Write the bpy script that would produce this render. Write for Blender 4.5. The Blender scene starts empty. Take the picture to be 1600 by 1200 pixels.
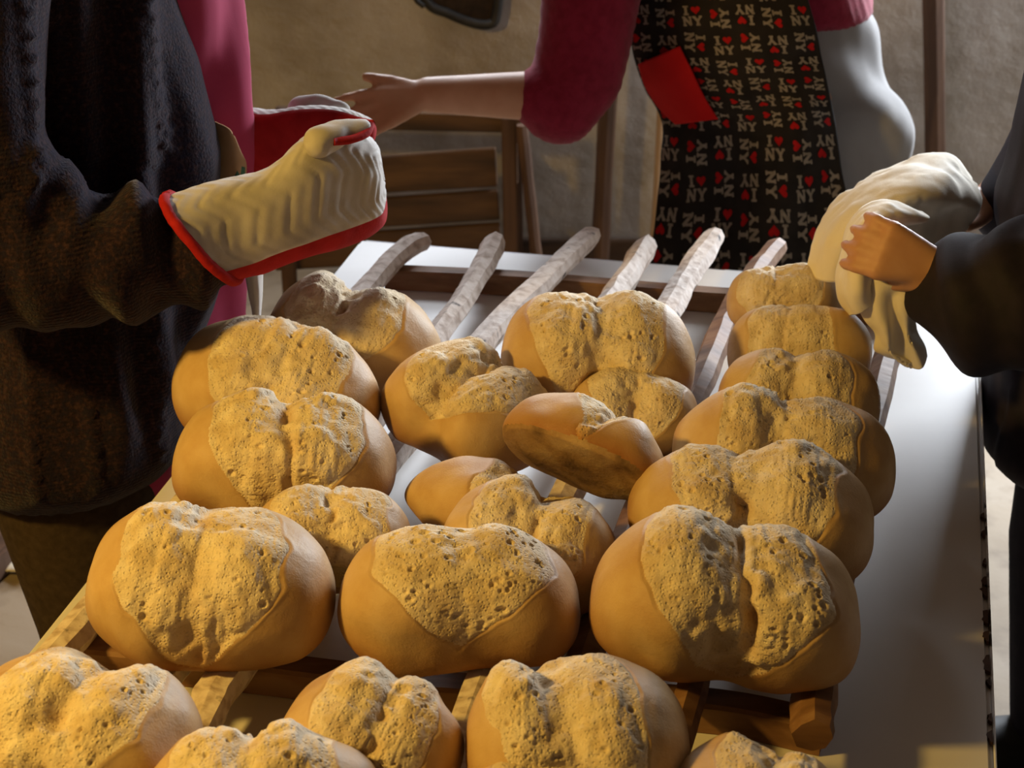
import bpy, bmesh, math, random
import numpy as np
from mathutils import Vector, Matrix

# ------------------------------------------------------------------ camera, world, lights
SC = bpy.context.scene
COL = SC.collection
F = 2800.0                      # focal length in pixels of the 1600x1200 frame
PITCH = math.radians(25.9)
CAM = np.array([0.0, 0.0, 1.82])
cam_d = bpy.data.cameras.new('camera'); cam = bpy.data.objects.new('camera', cam_d); COL.objects.link(cam)
cam.location = CAM; cam.rotation_euler = (math.pi/2 - PITCH, 0, 0)
cam_d.sensor_width = 36; cam_d.lens = F/1600*36
cam_d.dof.use_dof = True; cam_d.dof.focus_distance = 1.95; cam_d.dof.aperture_fstop = 10
SC.camera = cam
SC.view_settings.view_transform = 'Standard'; SC.view_settings.look = 'None'
SC.view_settings.gamma = 1.0; SC.view_settings.use_curve_mapping = False
SC.view_settings.exposure = 0.38
W = bpy.data.worlds.new('world'); SC.world = W; W.use_nodes = True
W.node_tree.nodes['Background'].inputs[0].default_value = (0.55, 0.65, 0.85, 1)
W.node_tree.nodes['Background'].inputs[1].default_value = 0.6

def area(name, loc, target, sx, sy, power, color):
    d = bpy.data.lights.new(name, 'AREA'); d.shape = 'RECTANGLE'; d.size = sx; d.size_y = sy
    d.energy = power; d.color = color
    o = bpy.data.objects.new(name, d); COL.objects.link(o); o.location = loc
    o.rotation_euler = (Vector(target)-Vector(loc)).to_track_quat('-Z', 'Z').to_euler()
    return o
# daylight through the window at the right end of the back wall
area('window_daylight', (1.86, 4.46, 1.60), (1.40, 3.46, 1.38), 0.95, 1.2, 150, (0.86, 0.92, 1.0))
area('window_daylight', (-0.15, 4.46, 1.93), (0.05, 3.46, 1.38), 0.8, 1.0, 34, (0.86, 0.92, 1.0))  # weaker fill from an added left window, brightens the far end of the table
LAMP_POS = (-1.45, 1.08, 1.98)
LAMP_POWER = 88

# ------------------------------------------------------------------ projection helpers
FWD = np.array([0, math.cos(PITCH), -math.sin(PITCH)]); UP = np.array([0, math.sin(PITCH), math.cos(PITCH)])
def ray(px, py):
    return np.array([1.0, 0, 0])*(px-800)/F + UP*(600-py)/F + FWD
def atz(px, py, z):
    d = ray(px, py); return CAM + d*(z-CAM[2])/d[2]
def aty(px, py, Y):
    d = ray(px, py); return CAM + d*(Y-CAM[1])/d[1]
def proj(P):
    q = P-CAM; dep = q@FWD
    return np.stack([800+F*q[:, 0]/dep, 600-F*(q@UP)/dep], 1)

# ------------------------------------------------------------------ numpy noise
def _hash(ix, iy, iz, seed):
    h = (ix*374761393 + iy*668265263 + iz*1274126177 + seed*974711) & 0xffffffff
    h = ((h ^ (h >> 13))*1103515245) & 0xffffffff
    h = ((h ^ (h >> 15))*2246822519) & 0xffffffff
    return ((h ^ (h >> 16)) & 0xffff)/32767.5-1
def noise(P, freq=1.0, seed=0):
    P = np.asarray(P, float)*freq + 100.37
    i = np.floor(P).astype(np.int64); f = P-i; u = f*f*f*(f*(f*6-15)+10)
    r = 0
    for dx in (0, 1):
        for dy in (0, 1):
            for dz in (0, 1):
                w = (u[:, 0] if dx else 1-u[:, 0])*(u[:, 1] if dy else 1-u[:, 1])*(u[:, 2] if dz else 1-u[:, 2])
                r = r + w*_hash(i[:, 0]+dx, i[:, 1]+dy, i[:, 2]+dz, seed)
    return r
def fbm(P, freq, seed, octv=3):
    r = 0; a = 1.0
    for k in range(octv):
        r = r+a*noise(P, freq*2**k, seed+k); a *= .5
    return r
def sstep(a, b, x):
    t = np.clip((x-a)/(b-a), 0, 1); return t*t*(3-2*t)

# ------------------------------------------------------------------ object helpers
def tag(o, label=None, cat=None, group=None, kind=None):
    if label: o['label'] = label
    if cat: o['category'] = cat
    if group: o['group'] = group
    if kind: o['kind'] = kind
    return o
def empty(name, loc, label, cat, group=None):
    o = bpy.data.objects.new(name, None); COL.objects.link(o); o.location = Vector(loc); o.empty_display_size = .05
    return tag(o, label, cat, group)
def link(name, me, mat, parent=None, smooth=True):
    """mesh data in world coordinates; kept relative to the parent's location"""
    o = bpy.data.objects.new(name, me); COL.objects.link(o)
    if mat and len(me.materials) == 0: me.materials.append(mat)
    if parent is not None:
        w = Vector(parent.location); p = parent.parent
        while p is not None: w = w+p.location; p = p.parent
        me.transform(Matrix.Translation(-w)); o.parent = parent
    if smooth: me.polygons.foreach_set('use_smooth', [True]*len(me.polygons))
    return o
def mesh(name, V, Fc):
    me = bpy.data.meshes.new(name); me.from_pydata([tuple(v) for v in V], [], [tuple(f) for f in Fc]); me.update(); return me
def fast_mesh(name, V, Q):
    me = bpy.data.meshes.new(name); V = np.asarray(V, np.float32); Q = np.asarray(Q, np.int32)
    me.vertices.add(len(V)); me.vertices.foreach_set('co', V.ravel())
    me.loops.add(Q.size); me.loops.foreach_set('vertex_index', Q.ravel())
    me.polygons.add(len(Q)); me.polygons.foreach_set('loop_start', np.arange(0, Q.size, Q.shape[1], dtype=np.int32))
    me.update(calc_edges=True); return me
def recenter(o):
    """put the origin of a parentless mesh at the middle of its base"""
    me = o.data; V = np.array([v.co[:] for v in me.vertices])
    c = Vector(((V[:, 0].min()+V[:, 0].max())/2, (V[:, 1].min()+V[:, 1].max())/2, V[:, 2].min()))
    me.transform(Matrix.Translation(-c)); o.location = o.location+c; return o
def boxmesh(name, p0, p1, bev=0.004, seg=2):
    bm = bmesh.new(); bmesh.ops.create_cube(bm, size=1)
    p0 = np.minimum(p0, p1).astype(float) if False else np.array(p0, float); p1 = np.array(p1, float)
    for v in bm.verts:
        v.co = Vector([(p0[k]+p1[k])/2 + v.co[k]*abs(p1[k]-p0[k]) for k in range(3)])
    if bev: bmesh.ops.bevel(bm, geom=bm.edges[:], offset=bev, segments=seg, affect='EDGES')
    me = bpy.data.meshes.new(name); bm.to_mesh(me); bm.free(); return me
def barmesh(name, A, B, wx, wz, bev=.004, up=(0, 0, 1)):
    """squared bar from A to B, wx wide, wz high"""
    A = Vector(A); B = Vector(B); d = (B-A); L = d.length; d.normalize()
    s = d.cross(Vector(up)).normalized(); u = s.cross(d)
    me = boxmesh(name, (-L/2, -wx/2, -wz/2), (L/2, wx/2, wz/2), bev)
    m = Matrix((d, s, u)).transposed().to_4x4(); m.translation = (A+B)/2
    me.transform(m); return me
def catmull(P, n):
    P = np.asarray(P, float); k = len(P)
    Q = np.concatenate([[2*P[0]-P[1]], P, [2*P[-1]-P[-2]]])
    t = np.linspace(0, k-1, n); i = np.minimum(t.astype(int), k-2); f = (t-i)
    f = f.reshape((-1,)+(1,)*(P.ndim-1))
    a, b, c, d = Q[i], Q[i+1], Q[i+2], Q[i+3]
    return .5*(2*b+(c-a)*f+(2*a-5*b+4*c-d)*f**2+(3*b-a-3*c+d)*f**3)
def surf(ctrl, nu, nv):
    """ctrl[row][col] -> grid (nu rows, nv cols)"""
    G = catmull(np.array(ctrl, float), nu)
    return catmull(G.transpose(1, 0, 2), nv).transpose(1, 0, 2)
def gnormals(G):
    du = np.gradient(G, axis=0); dv = np.gradient(G, axis=1)
    n = np.cross(du, dv); return n/(np.linalg.norm(n, axis=2, keepdims=True)+1e-12)
def gridquads(nu, nv, off=0, flip=False, wrapv=False):
    i, j = np.meshgrid(np.arange(nu-1), np.arange(nv if wrapv else nv-1), indexing='ij')
    j2 = (j+1) % nv
    q = np.stack([i*nv+j, (i+1)*nv+j, (i+1)*nv+j2, i*nv+j2], -1).reshape(-1, 4)
    return (q[:, ::-1] if flip else q)+off
def sheetmesh(name, G, th):
    nu, nv = G.shape[:2]; N = gnormals(G)
    V = np.concatenate([(G+N*th/2).reshape(-1, 3), (G-N*th/2).reshape(-1, 3)]); n = nu*nv
    Q = [gridquads(nu, nv), gridquads(nu, nv, n, True)]
    rim = [(0, j) for j in range(nv)]+[(i, nv-1) for i in range(1, nu)]+[(nu-1, j) for j in range(nv-2, -1, -1)]+[(i, 0) for i in range(nu-2, 0, -1)]
    r = np.array([a*nv+b for a, b in rim]); r2 = np.roll(r, -1)
    Q.append(np.stack([r, r2, r2+n, r+n], 1)[:, ::-1])
    me = fast_mesh(name, V, np.concatenate(Q))
    bm = bmesh.new(); bm.from_mesh(me); bmesh.ops.recalc_face_normals(bm, faces=bm.faces[:]); bm.to_mesh(me); bm.free()
    return me
def tubemesh(name, P, R, seg=10, jit=0, seed=0, flat=1.0):
    """round bar along the points P with radii R, closed ends"""
    P = np.asarray(P, float); R = np.asarray(R, float); n = len(P)
    T = np.gradient(P, axis=0); T /= np.linalg.norm(T, axis=1, keepdims=True)
    up = np.array([0, 0, 1.0]) if abs(T[0, 2]) < .9 else np.array([0, 1.0, 0])
    S = np.cross(T, up); S /= np.linalg.norm(S, axis=1, keepdims=True); U = np.cross(S, T)
    a = np.linspace(0, 2*np.pi, seg, endpoint=False)
    rng = np.random.RandomState(seed); k = 1+jit*rng.uniform(-1, 1, seg)
    V = P[:, None]+R[:, None, None]*k[None, :, None]*(np.cos(a)[None, :, None]*S[:, None]+flat*np.sin(a)[None, :, None]*U[:, None])
    if jit:
        V = V+(R[:, None, None]*jit*.6)*noise(V.reshape(-1, 3), 28, seed).reshape(n, seg, 1)*(S[:, None]+U[:, None])
    V = V.reshape(-1, 3); fs = [tuple(q) for q in gridquads(n, seg, 0, True, True)]
    fs.append(tuple(range(seg))); fs.append(tuple((n-1)*seg+np.arange(seg)[::-1]))
    return mesh(name, V, fs)
def evaluated(me, mods):
    o = bpy.data.objects.new('tmp', me); COL.objects.link(o)
    for t, kw in mods:
        m = o.modifiers.new(t, t)
        for k, v in kw.items(): setattr(m, k, v)
    dg = bpy.context.evaluated_depsgraph_get(); dg.update()
    r = bpy.data.meshes.new_from_object(o.evaluated_get(dg))
    bpy.data.objects.remove(o); return r
def hull(bm, c0, r0, c1=None, r1=None):
    t = bmesh.new()
    for c, r in ((c0, r0), (c1, r1)):
        if c is None: continue
        r = (r,)*3 if np.isscalar(r) else r
        m = Matrix.Diagonal((*r, 1)); m.translation = Vector(c)
        bmesh.ops.create_icosphere(t, subdivisions=3, radius=1, matrix=m)
    if c1 is not None:
        g = bmesh.ops.convex_hull(t, input=t.verts[:])
        bmesh.ops.delete(t, geom=[v for v in t.verts if not v.link_faces], context='VERTS')
        bmesh.ops.delete(t, geom=[e for e in g['geom_interior'] if isinstance(e, bmesh.types.BMVert) and e.is_valid], context='VERTS')
    me = bpy.data.meshes.new('t'); t.to_mesh(me); t.free(); bm.from_mesh(me); bpy.data.meshes.remove(me)
def blob(name, parts, voxel=.008, smooth=6, disp=None):
    bm = bmesh.new()
    for p in parts: hull(bm, *p)
    me = bpy.data.meshes.new(name); bm.to_mesh(me); bm.free()
    r = evaluated(me, [('REMESH', dict(mode='VOXEL', voxel_size=voxel)), ('SMOOTH', dict(factor=.5, iterations=smooth))])
    r.name = name
    if disp:
        n = len(r.vertices); V = np.empty(n*3, np.float32); N = np.empty(n*3, np.float32)
        r.vertices.foreach_get('co', V); r.vertices.foreach_get('normal', N)
        V = V.reshape(-1, 3).astype(float); N = N.reshape(-1, 3).astype(float)
        V = disp(V, N); r.vertices.foreach_set('co', V.astype(np.float32).ravel()); r.update()
    return r

# ------------------------------------------------------------------ materials
def material(name, cols, scale=8, rough=.6, detail=6, stretch=(1, 1, 1), bumps=(), spec=.4, dist=.3, sheen=0, second=None, lohi=(.32, .68), extra=None):
    m = bpy.data.materials.new(name); m.use_nodes = True; nt = m.node_tree; N = nt.nodes; L = nt.links
    b = N['Principled BSDF']; b.inputs['Roughness'].default_value = rough; b.inputs['Specular IOR Level'].default_value = spec
    if sheen: b.inputs['Sheen Weight'].default_value = sheen
    tc = N.new('ShaderNodeTexCoord'); mp = N.new('ShaderNodeMapping'); mp.inputs['Scale'].default_value = stretch
    L.new(tc.outputs['Object'], mp.inputs[0])
    nz = N.new('ShaderNodeTexNoise'); nz.inputs['Scale'].default_value = scale; nz.inputs['Detail'].default_value = detail
    nz.inputs['Distortion'].default_value = dist; L.new(mp.outputs[0], nz.inputs['Vector'])
    rp = N.new('ShaderNodeValToRGB'); L.new(nz.outputs['Fac'], rp.inputs[0])
    rp.color_ramp.elements[0].position = lohi[0]; rp.color_ramp.elements[1].position = lohi[1]
    rp.color_ramp.elements[0].color = (*cols[0], 1); rp.color_ramp.elements[1].color = (*cols[-1], 1)
    if len(cols) == 3:
        e = rp.color_ramp.elements.new((lohi[0]+lohi[1])/2); e.color = (*cols[1], 1)
    out = rp.outputs[0]
    if second:                                   # (color, scale, lo, hi, stretch)
        c2, s2, lo, hi = second[:4]
        n2 = N.new('ShaderNodeTexNoise'); n2.inputs['Scale'].default_value = s2; n2.inputs['Detail'].default_value = 5
        if len(second) > 4:
            mp2 = N.new('ShaderNodeMapping'); mp2.inputs['Scale'].default_value = second[4]; L.new(tc.outputs['Object'], mp2.inputs[0]); L.new(mp2.outputs[0], n2.inputs['Vector'])
        else: L.new(tc.outputs['Object'], n2.inputs['Vector'])
        mr = N.new('ShaderNodeMapRange'); mr.inputs[1].default_value = lo; mr.inputs[2].default_value = hi; L.new(n2.outputs['Fac'], mr.inputs[0])
        mx = N.new('ShaderNodeMix'); mx.data_type = 'RGBA'; L.new(mr.outputs[0], mx.inputs[0]); L.new(out, mx.inputs[6]); mx.inputs[7].default_value = (*c2, 1)
        out = mx.outputs[2]
    if extra: out = extra(N, L, tc, out)
    L.new(out, b.inputs['Base Color'])
    prev = None
    for kind, sc, st, dd in bumps:
        if kind == 'noise':
            t = N.new('ShaderNodeTexNoise'); t.inputs['Scale'].default_value = sc; t.inputs['Detail'].default_value = 5; o = t.outputs['Fac']
        elif kind == 'voronoi':
            t = N.new('ShaderNodeTexVoronoi'); t.inputs['Scale'].default_value = sc; o = t.outputs['Distance']
        elif kind == 'pores':
            t = N.new('ShaderNodeTexVoronoi'); t.inputs['Scale'].default_value = sc; t.inputs['Randomness'].default_value = 1
            r2 = N.new('ShaderNodeMapRange'); r2.inputs[1].default_value = .12; r2.inputs[2].default_value = .42; L.new(t.outputs['Distance'], r2.inputs[0]); o = r2.outputs[0]
        elif kind == 'grain':
            t = N.new('ShaderNodeTexNoise'); t.inputs['Scale'].default_value = sc; t.inputs['Detail'].default_value = 5; o = t.outputs['Fac']
            L.new(mp.outputs[0], t.inputs['Vector'])
        else:                                     # wave along an axis
            t = N.new('ShaderNodeTexWave'); t.wave_type = 'BANDS'; t.bands_direction = kind; t.inputs['Scale'].default_value = sc
            t.inputs['Distortion'].default_value = 1.5; t.inputs['Detail'].default_value = 2; o = t.outputs['Fac']
        if kind != 'grain': L.new(tc.outputs['Object'], t.inputs['Vector'])
        bp = N.new('ShaderNodeBump'); bp.inputs['Strength'].default_value = st; bp.inputs['Distance'].default_value = dd
        L.new(o, bp.inputs['Height'])
        if prev: L.new(prev, bp.inputs['Normal'])
        prev = bp.outputs[0]
    if prev: L.new(prev, b.inputs['Normal'])
    return m
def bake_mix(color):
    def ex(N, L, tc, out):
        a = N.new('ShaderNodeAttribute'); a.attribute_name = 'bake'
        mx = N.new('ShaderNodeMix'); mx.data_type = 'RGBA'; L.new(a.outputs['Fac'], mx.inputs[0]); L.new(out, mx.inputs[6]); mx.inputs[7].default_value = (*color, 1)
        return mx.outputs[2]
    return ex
MT = {}
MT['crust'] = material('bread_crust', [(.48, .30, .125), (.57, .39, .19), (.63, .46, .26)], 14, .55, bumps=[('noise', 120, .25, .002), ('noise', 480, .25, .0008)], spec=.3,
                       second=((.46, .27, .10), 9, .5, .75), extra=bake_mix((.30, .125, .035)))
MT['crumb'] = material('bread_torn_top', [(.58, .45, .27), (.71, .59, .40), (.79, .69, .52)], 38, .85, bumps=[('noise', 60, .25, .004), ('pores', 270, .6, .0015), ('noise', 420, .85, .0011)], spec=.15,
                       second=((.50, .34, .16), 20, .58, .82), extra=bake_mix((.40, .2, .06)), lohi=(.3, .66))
MT['under'] = material('bread_underside', [(.13, .075, .035), (.30, .18, .08), (.42, .29, .15)], 22, .8, bumps=[('noise', 70, .4, .004), ('noise', 330, .4, .0015)], spec=.2)
MT['table'] = material('white_laminate', [(.66, .64, .61), (.72, .70, .67)], 5, .42, bumps=[('noise', 30, .04, .002)], spec=.5, second=((.60, .57, .53), 2.5, .5, .8))
MT['edge'] = material('table_edge_band', [(.62, .62, .62), (.75, .75, .75)], 30, .35, second=((.05, .035, .025), 16, .56, .6))
MT['steel'] = material('steel', [(.4, .4, .4), (.5, .5, .5)], 20, .35)
MT['stick'] = material('weathered_stick', [(.42, .32, .25), (.66, .56, .48), (.76, .68, .61)], 60, .7, stretch=(1, 1, 1), bumps=[('noise', 90, .5, .003), ('noise', 300, .3, .001)], second=((.06, .045, .04), 34, .64, .72))
MT['barwood'] = material('dark_rack_wood', [(.14, .065, .028), (.22, .11, .05), (.30, .17, .085)], 40, .65, stretch=(.25, 1, 1), bumps=[('grain', 60, .4, .003)])
MT['wall'] = material('plaster', [(.28, .25, .215), (.36, .325, .29), (.42, .385, .35)], 5, .95, bumps=[('noise', 25, .35, .01), ('noise', 140, .3, .003)], second=((.21, .175, .14), 3.2, .52, .75))
MT['floor'] = material('floor_screed', [(.24, .185, .125), (.30, .24, .17), (.34, .285, .22)], 4, .75, bumps=[('noise', 60, .2, .003)], second=((.19, .145, .10), 14, .5, .75))
MT['ceiling'] = material('sooty_ceiling_boards', [(.05, .035, .025), (.09, .065, .045)], 6, .95)  # unseen ceiling, made dark so that it bounces little light
MT['sootwall'] = material('sooty_wall', [(.10, .08, .06), (.15, .12, .09)], 4, .95)  # unseen side and front walls, darkened to cut the room's bounced light
MT['oldwood'] = material('old_brown_wood', [(.025, .012, .005), (.065, .031, .012), (.11, .056, .022)], 22, .7, stretch=(.14, 1, 1), bumps=[('grain', 40, .5, .004)])
MT['postwood'] = material('post_wood', [(.04, .018, .009), (.075, .036, .018), (.10, .05, .027)], 22, .7, stretch=(1, 1, .12), bumps=[('grain', 40, .4, .004)])
MT['palewood'] = material('pale_wood', [(.30, .19, .10), (.40, .27, .15)], 22, .7, stretch=(1, 1, .12))
MT['black'] = material('black_rubber', [(.008, .008, .008), (.02, .018, .016)], 30, .6)
MT['wicker'] = material('dark_wicker', [(.015, .009, .006), (.04, .024, .015)], 40, .9, bumps=[('X', 60, .6, .004)])
MT['knit'] = material('dark_knit_wool', [(.007, .004, .008), (.019, .0095, .016), (.040, .020, .024)], 190, .95, detail=3, bumps=[('noise', 260, .7, .003), ('Z', 62, .22, .0022)], spec=.08, sheen=.12, second=((.010, .007, .018), 130, .45, .6), lohi=(.3, .7))
MT['apronred'] = material('raspberry_cotton', [(.36, .028, .085), (.44, .045, .115)], 10, .85, bumps=[('noise', 500, .15, .0008)], spec=.2, sheen=.1)
MT['brown'] = material('brown_trouser_cloth', [(.035, .024, .016), (.055, .038, .025)], 90, .95, bumps=[('noise', 420, .3, .001)], spec=.15)
MT['whitecloth'] = material('white_cotton', [(.68, .64, .58), (.77, .74, .69)], 16, .9, bumps=[('noise', 500, .2, .0008)], spec=.2)
MT['towel'] = material('cream_towel_cotton', [(.78, .71, .58), (.86, .81, .71)], 9, .9, bumps=[('noise', 25, .2, .006), ('noise', 520, .3, .001)], spec=.2)
MT['quilt'] = material('quilted_grey_white_cotton', [(.42, .395, .355), (.50, .475, .44), (.55, .53, .50)], 24, .8, bumps=[('noise', 60, .2, .003), ('noise', 460, .2, .0008)], spec=.3)
MT['red'] = material('red_binding_cotton', [(.30, .008, .010), (.40, .014, .016)], 40, .85, bumps=[('noise', 260, .35, .002)], spec=.2)
MT['pocket'] = material('bright_red_cotton', [(.42, .008, .008), (.50, .012, .010)], 14, .9, bumps=[('noise', 500, .2, .001)], spec=.15)
MT['apronblack'] = material('black_printed_cotton', [(.011, .009, .008), (.020, .016, .014)], 20, .9, bumps=[('noise', 500, .2, .001)], spec=.15)
MT['print'] = material('cream_print', [(.17, .145, .11), (.25, .215, .175)], 120, .9, spec=.1)
MT['heart'] = material('red_print', [(.26, .006, .006), (.36, .010, .010)], 60, .9, spec=.1)
MT['greytrouser'] = material('light_grey_jersey', [(.28, .275, .275), (.33, .325, .325)], 10, .9, bumps=[('noise', 400, .2, .001)], spec=.2)
MT['sweater'] = material('crimson_rib_knit', [(.21, .011, .030), (.28, .019, .048)], 60, .9, bumps=[('noise', 300, .4, .002)], spec=.15, sheen=.15)
MT['skin'] = material('skin', [(.50, .25, .135), (.60, .34, .21)], 16, .5, bumps=[('noise', 260, .12, .001)], spec=.35)
MT['jacket'] = material('dark_navy_jacket', [(.010, .0075, .014), (.017, .012, .022)], 40, .75, bumps=[('noise', 300, .2, .001)], spec=.25)
MT['navy'] = material('navy_trousers', [(.012, .012, .020), (.020, .019, .030)], 30, .9, spec=.15)
MT['hair'] = material('dark_hair', [(.02, .012, .008), (.05, .03, .02)], 60, .6)
MT['tan'] = material('tan_print', [(.40, .24, .12), (.46, .29, .16)], 30, .85, spec=.1)
MT['green'] = material('green_print', [(.06, .14, .09), (.09, .2, .13)], 30, .85, spec=.1)
MT['paper'] = material('folded_paper', [(.55, .52, .44), (.66, .63, .56)], 30, .9, second=((.08, .08, .09), 60, .6, .64))
MT['shade'] = material('enamel_shade', [(.1, .14, .1), (.12, .16, .12)], 10, .4)

# ------------------------------------------------------------------ the room
X0, X1, Y0, Y1, ZC = -2.5, 2.6, -1.6, 4.5, 2.7
def structure(name, me, mat, parent=None):
    o = link(name, me, mat, parent, smooth=False)
    if parent is None: o['kind'] = 'structure'; recenter(o)
    return o
structure('floor', boxmesh('floor', (X0, Y0, -.1), (X1, Y1, 0), 0), MT['floor'])
structure('ceiling', boxmesh('ceiling', (X0, Y0, ZC), (X1, Y1, ZC+.1), 0), MT['ceiling'])
structure('wall_left', boxmesh('wall_left', (X0-.12, Y0, 0), (X0, Y1, ZC), 0), MT['sootwall'])
structure('wall_front', boxmesh('wall_front', (X0, Y0-.12, 0), (X1, Y0, ZC), 0), MT['sootwall'])
structure('wall_right', boxmesh('wall_right', (X1, Y0, 0), (X1+.12, Y1, ZC), 0), MT['sootwall'])
WIN = ((-.57, .27, 1.40, 2.46), (1.37, 2.35, .98, 2.22))         # two window openings in the back wall, above the picture; the left one is added for its light
bm = bmesh.new()
xs = [X0, WIN[0][0], WIN[0][1], WIN[1][0], WIN[1][1], X1]
for k in (0, 2, 4): bm.from_mesh(boxmesh('t', (xs[k], Y1, 0), (xs[k+1], Y1+.2, ZC), 0))
for x0, x1, z0, z1 in WIN:
    bm.from_mesh(boxmesh('t', (x0, Y1, 0), (x1, Y1+.2, z0), 0)); bm.from_mesh(boxmesh('t', (x0, Y1, z1), (x1, Y1+.2, ZC), 0))
me = bpy.data.meshes.new('wall_back'); bm.to_mesh(me); bm.free(); structure('wall_back', me, MT['wall'])
for k, (x0, x1, z0, z1) in enumerate(WIN):
    wf = bpy.data.objects.new('window_%d' % (k+1), None); COL.objects.link(wf); wf.location = ((x0+x1)/2, Y1+.1, z0); wf['kind'] = 'structure'
    xm = (x0+x1)/2
    for (a0, c0), (a1, c1) in (((x0, z0), (x0+.06, z1)), ((x1-.06, z0), (x1, z1)), ((x0+.06, z0), (x1-.06, z0+.06)), ((x0+.06, z1-.06), (x1-.06, z1)), ((xm-.03, z0+.06), (xm+.03, z1-.06))):
        structure('window_frame', boxmesh('window_frame', (a0, Y1+.08, c0), (a1, Y1+.12, c1), .004), MT['palewood'], wf)
structure('baseboard_back', boxmesh('baseboard_back', (X0, Y1-.018, 0), (X1, Y1, .07), .003), MT['oldwood'])

# ------------------------------------------------------------------ table
TZ = .72
ang = math.radians(12.3); AX = np.array([math.sin(ang), math.cos(ang), 0]); SX = np.array([math.cos(ang), -math.sin(ang), 0])
FL = atz(562, 374, TZ); RP = (atz(1530, 583, TZ)+atz(1552, 1150, TZ))/2
TW = float((RP-FL)@SX); TL = 2.15
Mt = Matrix(((SX[0], AX[0], 0, FL[0]), (SX[1], AX[1], 0, FL[1]), (0, 0, 1, 0), (0, 0, 0, 1)))   # local x across, y along (0 = far edge)
def tl(me): me.transform(Mt); return me
c = Mt @ Vector((TW/2, -TL/2, 0))
table = empty('work_table', c, 'long white laminate work table under the bread rack', 'table')
link('tabletop', tl(boxmesh('tabletop', (0, -TL, TZ-.035), (TW, 0, TZ), .006, 3)), MT['table'], table, False)
link('edge_band', tl(boxmesh('edge_band', (TW+.0003, -TL+.01, TZ-.034), (TW+.003, -.01, TZ-.002), .0008, 1)), MT['edge'], table, False)
link('edge_band', tl(boxmesh('edge_band', (.01, .0003, TZ-.034), (TW-.01, .003, TZ-.002), .0008, 1)), MT['edge'], table, False)
rng = random.Random(4)
for k in range(11):                               # chipped laminate along the right edge
    y = -.72-.045*k-rng.uniform(0, .03); s = rng.uniform(.004, .011)
    P = [(TW-.0006+s*rng.uniform(.5, 1)*math.cos(a), y+s*1.5*math.sin(a), TZ+.0006) for a in [math.pi/2+i*math.pi/9 for i in range(10)]]
    V = [p for p in P]+[(p[0], p[1], TZ-.004) for p in P]
    fs = [tuple(range(10))]+[tuple(range(19, 9, -1))]+[(i, i+10, (i+1) % 10+10, (i+1) % 10) for i in range(10)]
    link('chipped_patch', tl(mesh('chipped_patch', V, fs)), MT['postwood'], table, False)
for x in (.06, TW-.06):
    for y in (-.06, -TL+.06):
        link('leg', tl(boxmesh('leg', (x-.025, y-.025, 0), (x+.025, y+.025, TZ-.036), .004)), MT['steel'], table, False)
    link('apron_rail', tl(boxmesh('apron_rail', (x-.012, -TL+.09, TZ-.10), (x+.012, -.09, TZ-.037), .003)), MT['steel'], table, False)

# ------------------------------------------------------------------ rack of sticks
RB = TZ+.034            # top of the cross bars
rc = atz(760, 720, TZ)
rack = empty('stick_rack', rc, 'wooden rack of rough peeled sticks lying on the white table', 'rack')
def wob_bar(name, pts, h, d, seed):
    """squared wavy cross bar resting on the table"""
    P = catmull(np.array(pts), 24); T = np.gradient(P, axis=0); T /= np.linalg.norm(T, axis=1, keepdims=True)
    S = np.cross(T, [0, 0, 1.0]); w = noise(P, 9, seed)*.005
    V = []
    for i in range(len(P)):
        hh = h+w[i]*.6; b = P[i]*1.0
        for sx, sz in ((-1, .0008), (1, .0008), (1, hh-.004), (.82, hh), (-.82, hh), (-1, hh-.004)):
            V.append(b+S[i]*(sx*d/2+w[i])+np.array([0, 0, sz]))
    fs = [tuple(q) for q in gridquads(len(P), 6, 0, True, True)]+[tuple(range(6)), tuple((len(P)-1)*6+np.arange(6)[::-1])]
    me = mesh(name, V, fs); bm = bmesh.new(); bm.from_mesh(me); bmesh.ops.recalc_face_normals(bm, faces=bm.faces[:]); bm.to_mesh(me); bm.free(); return me
link('cross_bar', wob_bar('cross_bar', [atz(604, 448, TZ), atz(800, 458, TZ), atz(980, 474, TZ), atz(1150, 487, TZ), atz(1420, 508, TZ)], .034, .03, 3), MT['barwood'], rack, False)
link('cross_bar', wob_bar('cross_bar', [atz(92, 1040, TZ), atz(360, 1066, TZ), atz(700, 1105, TZ), atz(1085, 1128, TZ), atz(1285, 1165, TZ)], .034, .034, 5), MT['barwood'], rack, False)
ZS = RB+.018
sticks = [
    ([(662, 374), (630, 392), (575, 450), (420, 640), (115, 992), (-60, 1180), (-150, 1300)], (.014, .016), 'pale'),
    ([(775, 377), (748, 430), (692, 515), (500, 760), (283, 1030), (130, 1230), (60, 1330)], (.0155, .015), 'pale'),
    ([(925, 366), (850, 440), (765, 525), (560, 780), (362, 1050), (318, 1125), (215, 1330)], (.015, .018), 'pale'),
    ([(1012, 382), (960, 462), (840, 640), (600, 1050), (500, 1330)], (.017, .016), 'pale'),
    ([(1117, 368), (1075, 430), (1035, 500), (930, 680), (760, 1060), (670, 1330)], (.016, .017), 'pale'),
    ([(1218, 386), (1185, 425), (1138, 500), (1092, 610), (1000, 800), (905, 1060), (840, 1330)], (.015, .018), 'dark'),
    ([(1310, 405), (1260, 520), (1180, 760), (1085, 1062), (1010, 1330)], (.015, .016), 'dark'),
    ([(1404, 500), (1396, 530), (1370, 610), (1325, 800), (1278, 1060), (1270, 1150)], (.016, .019), 'dark')]
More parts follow.
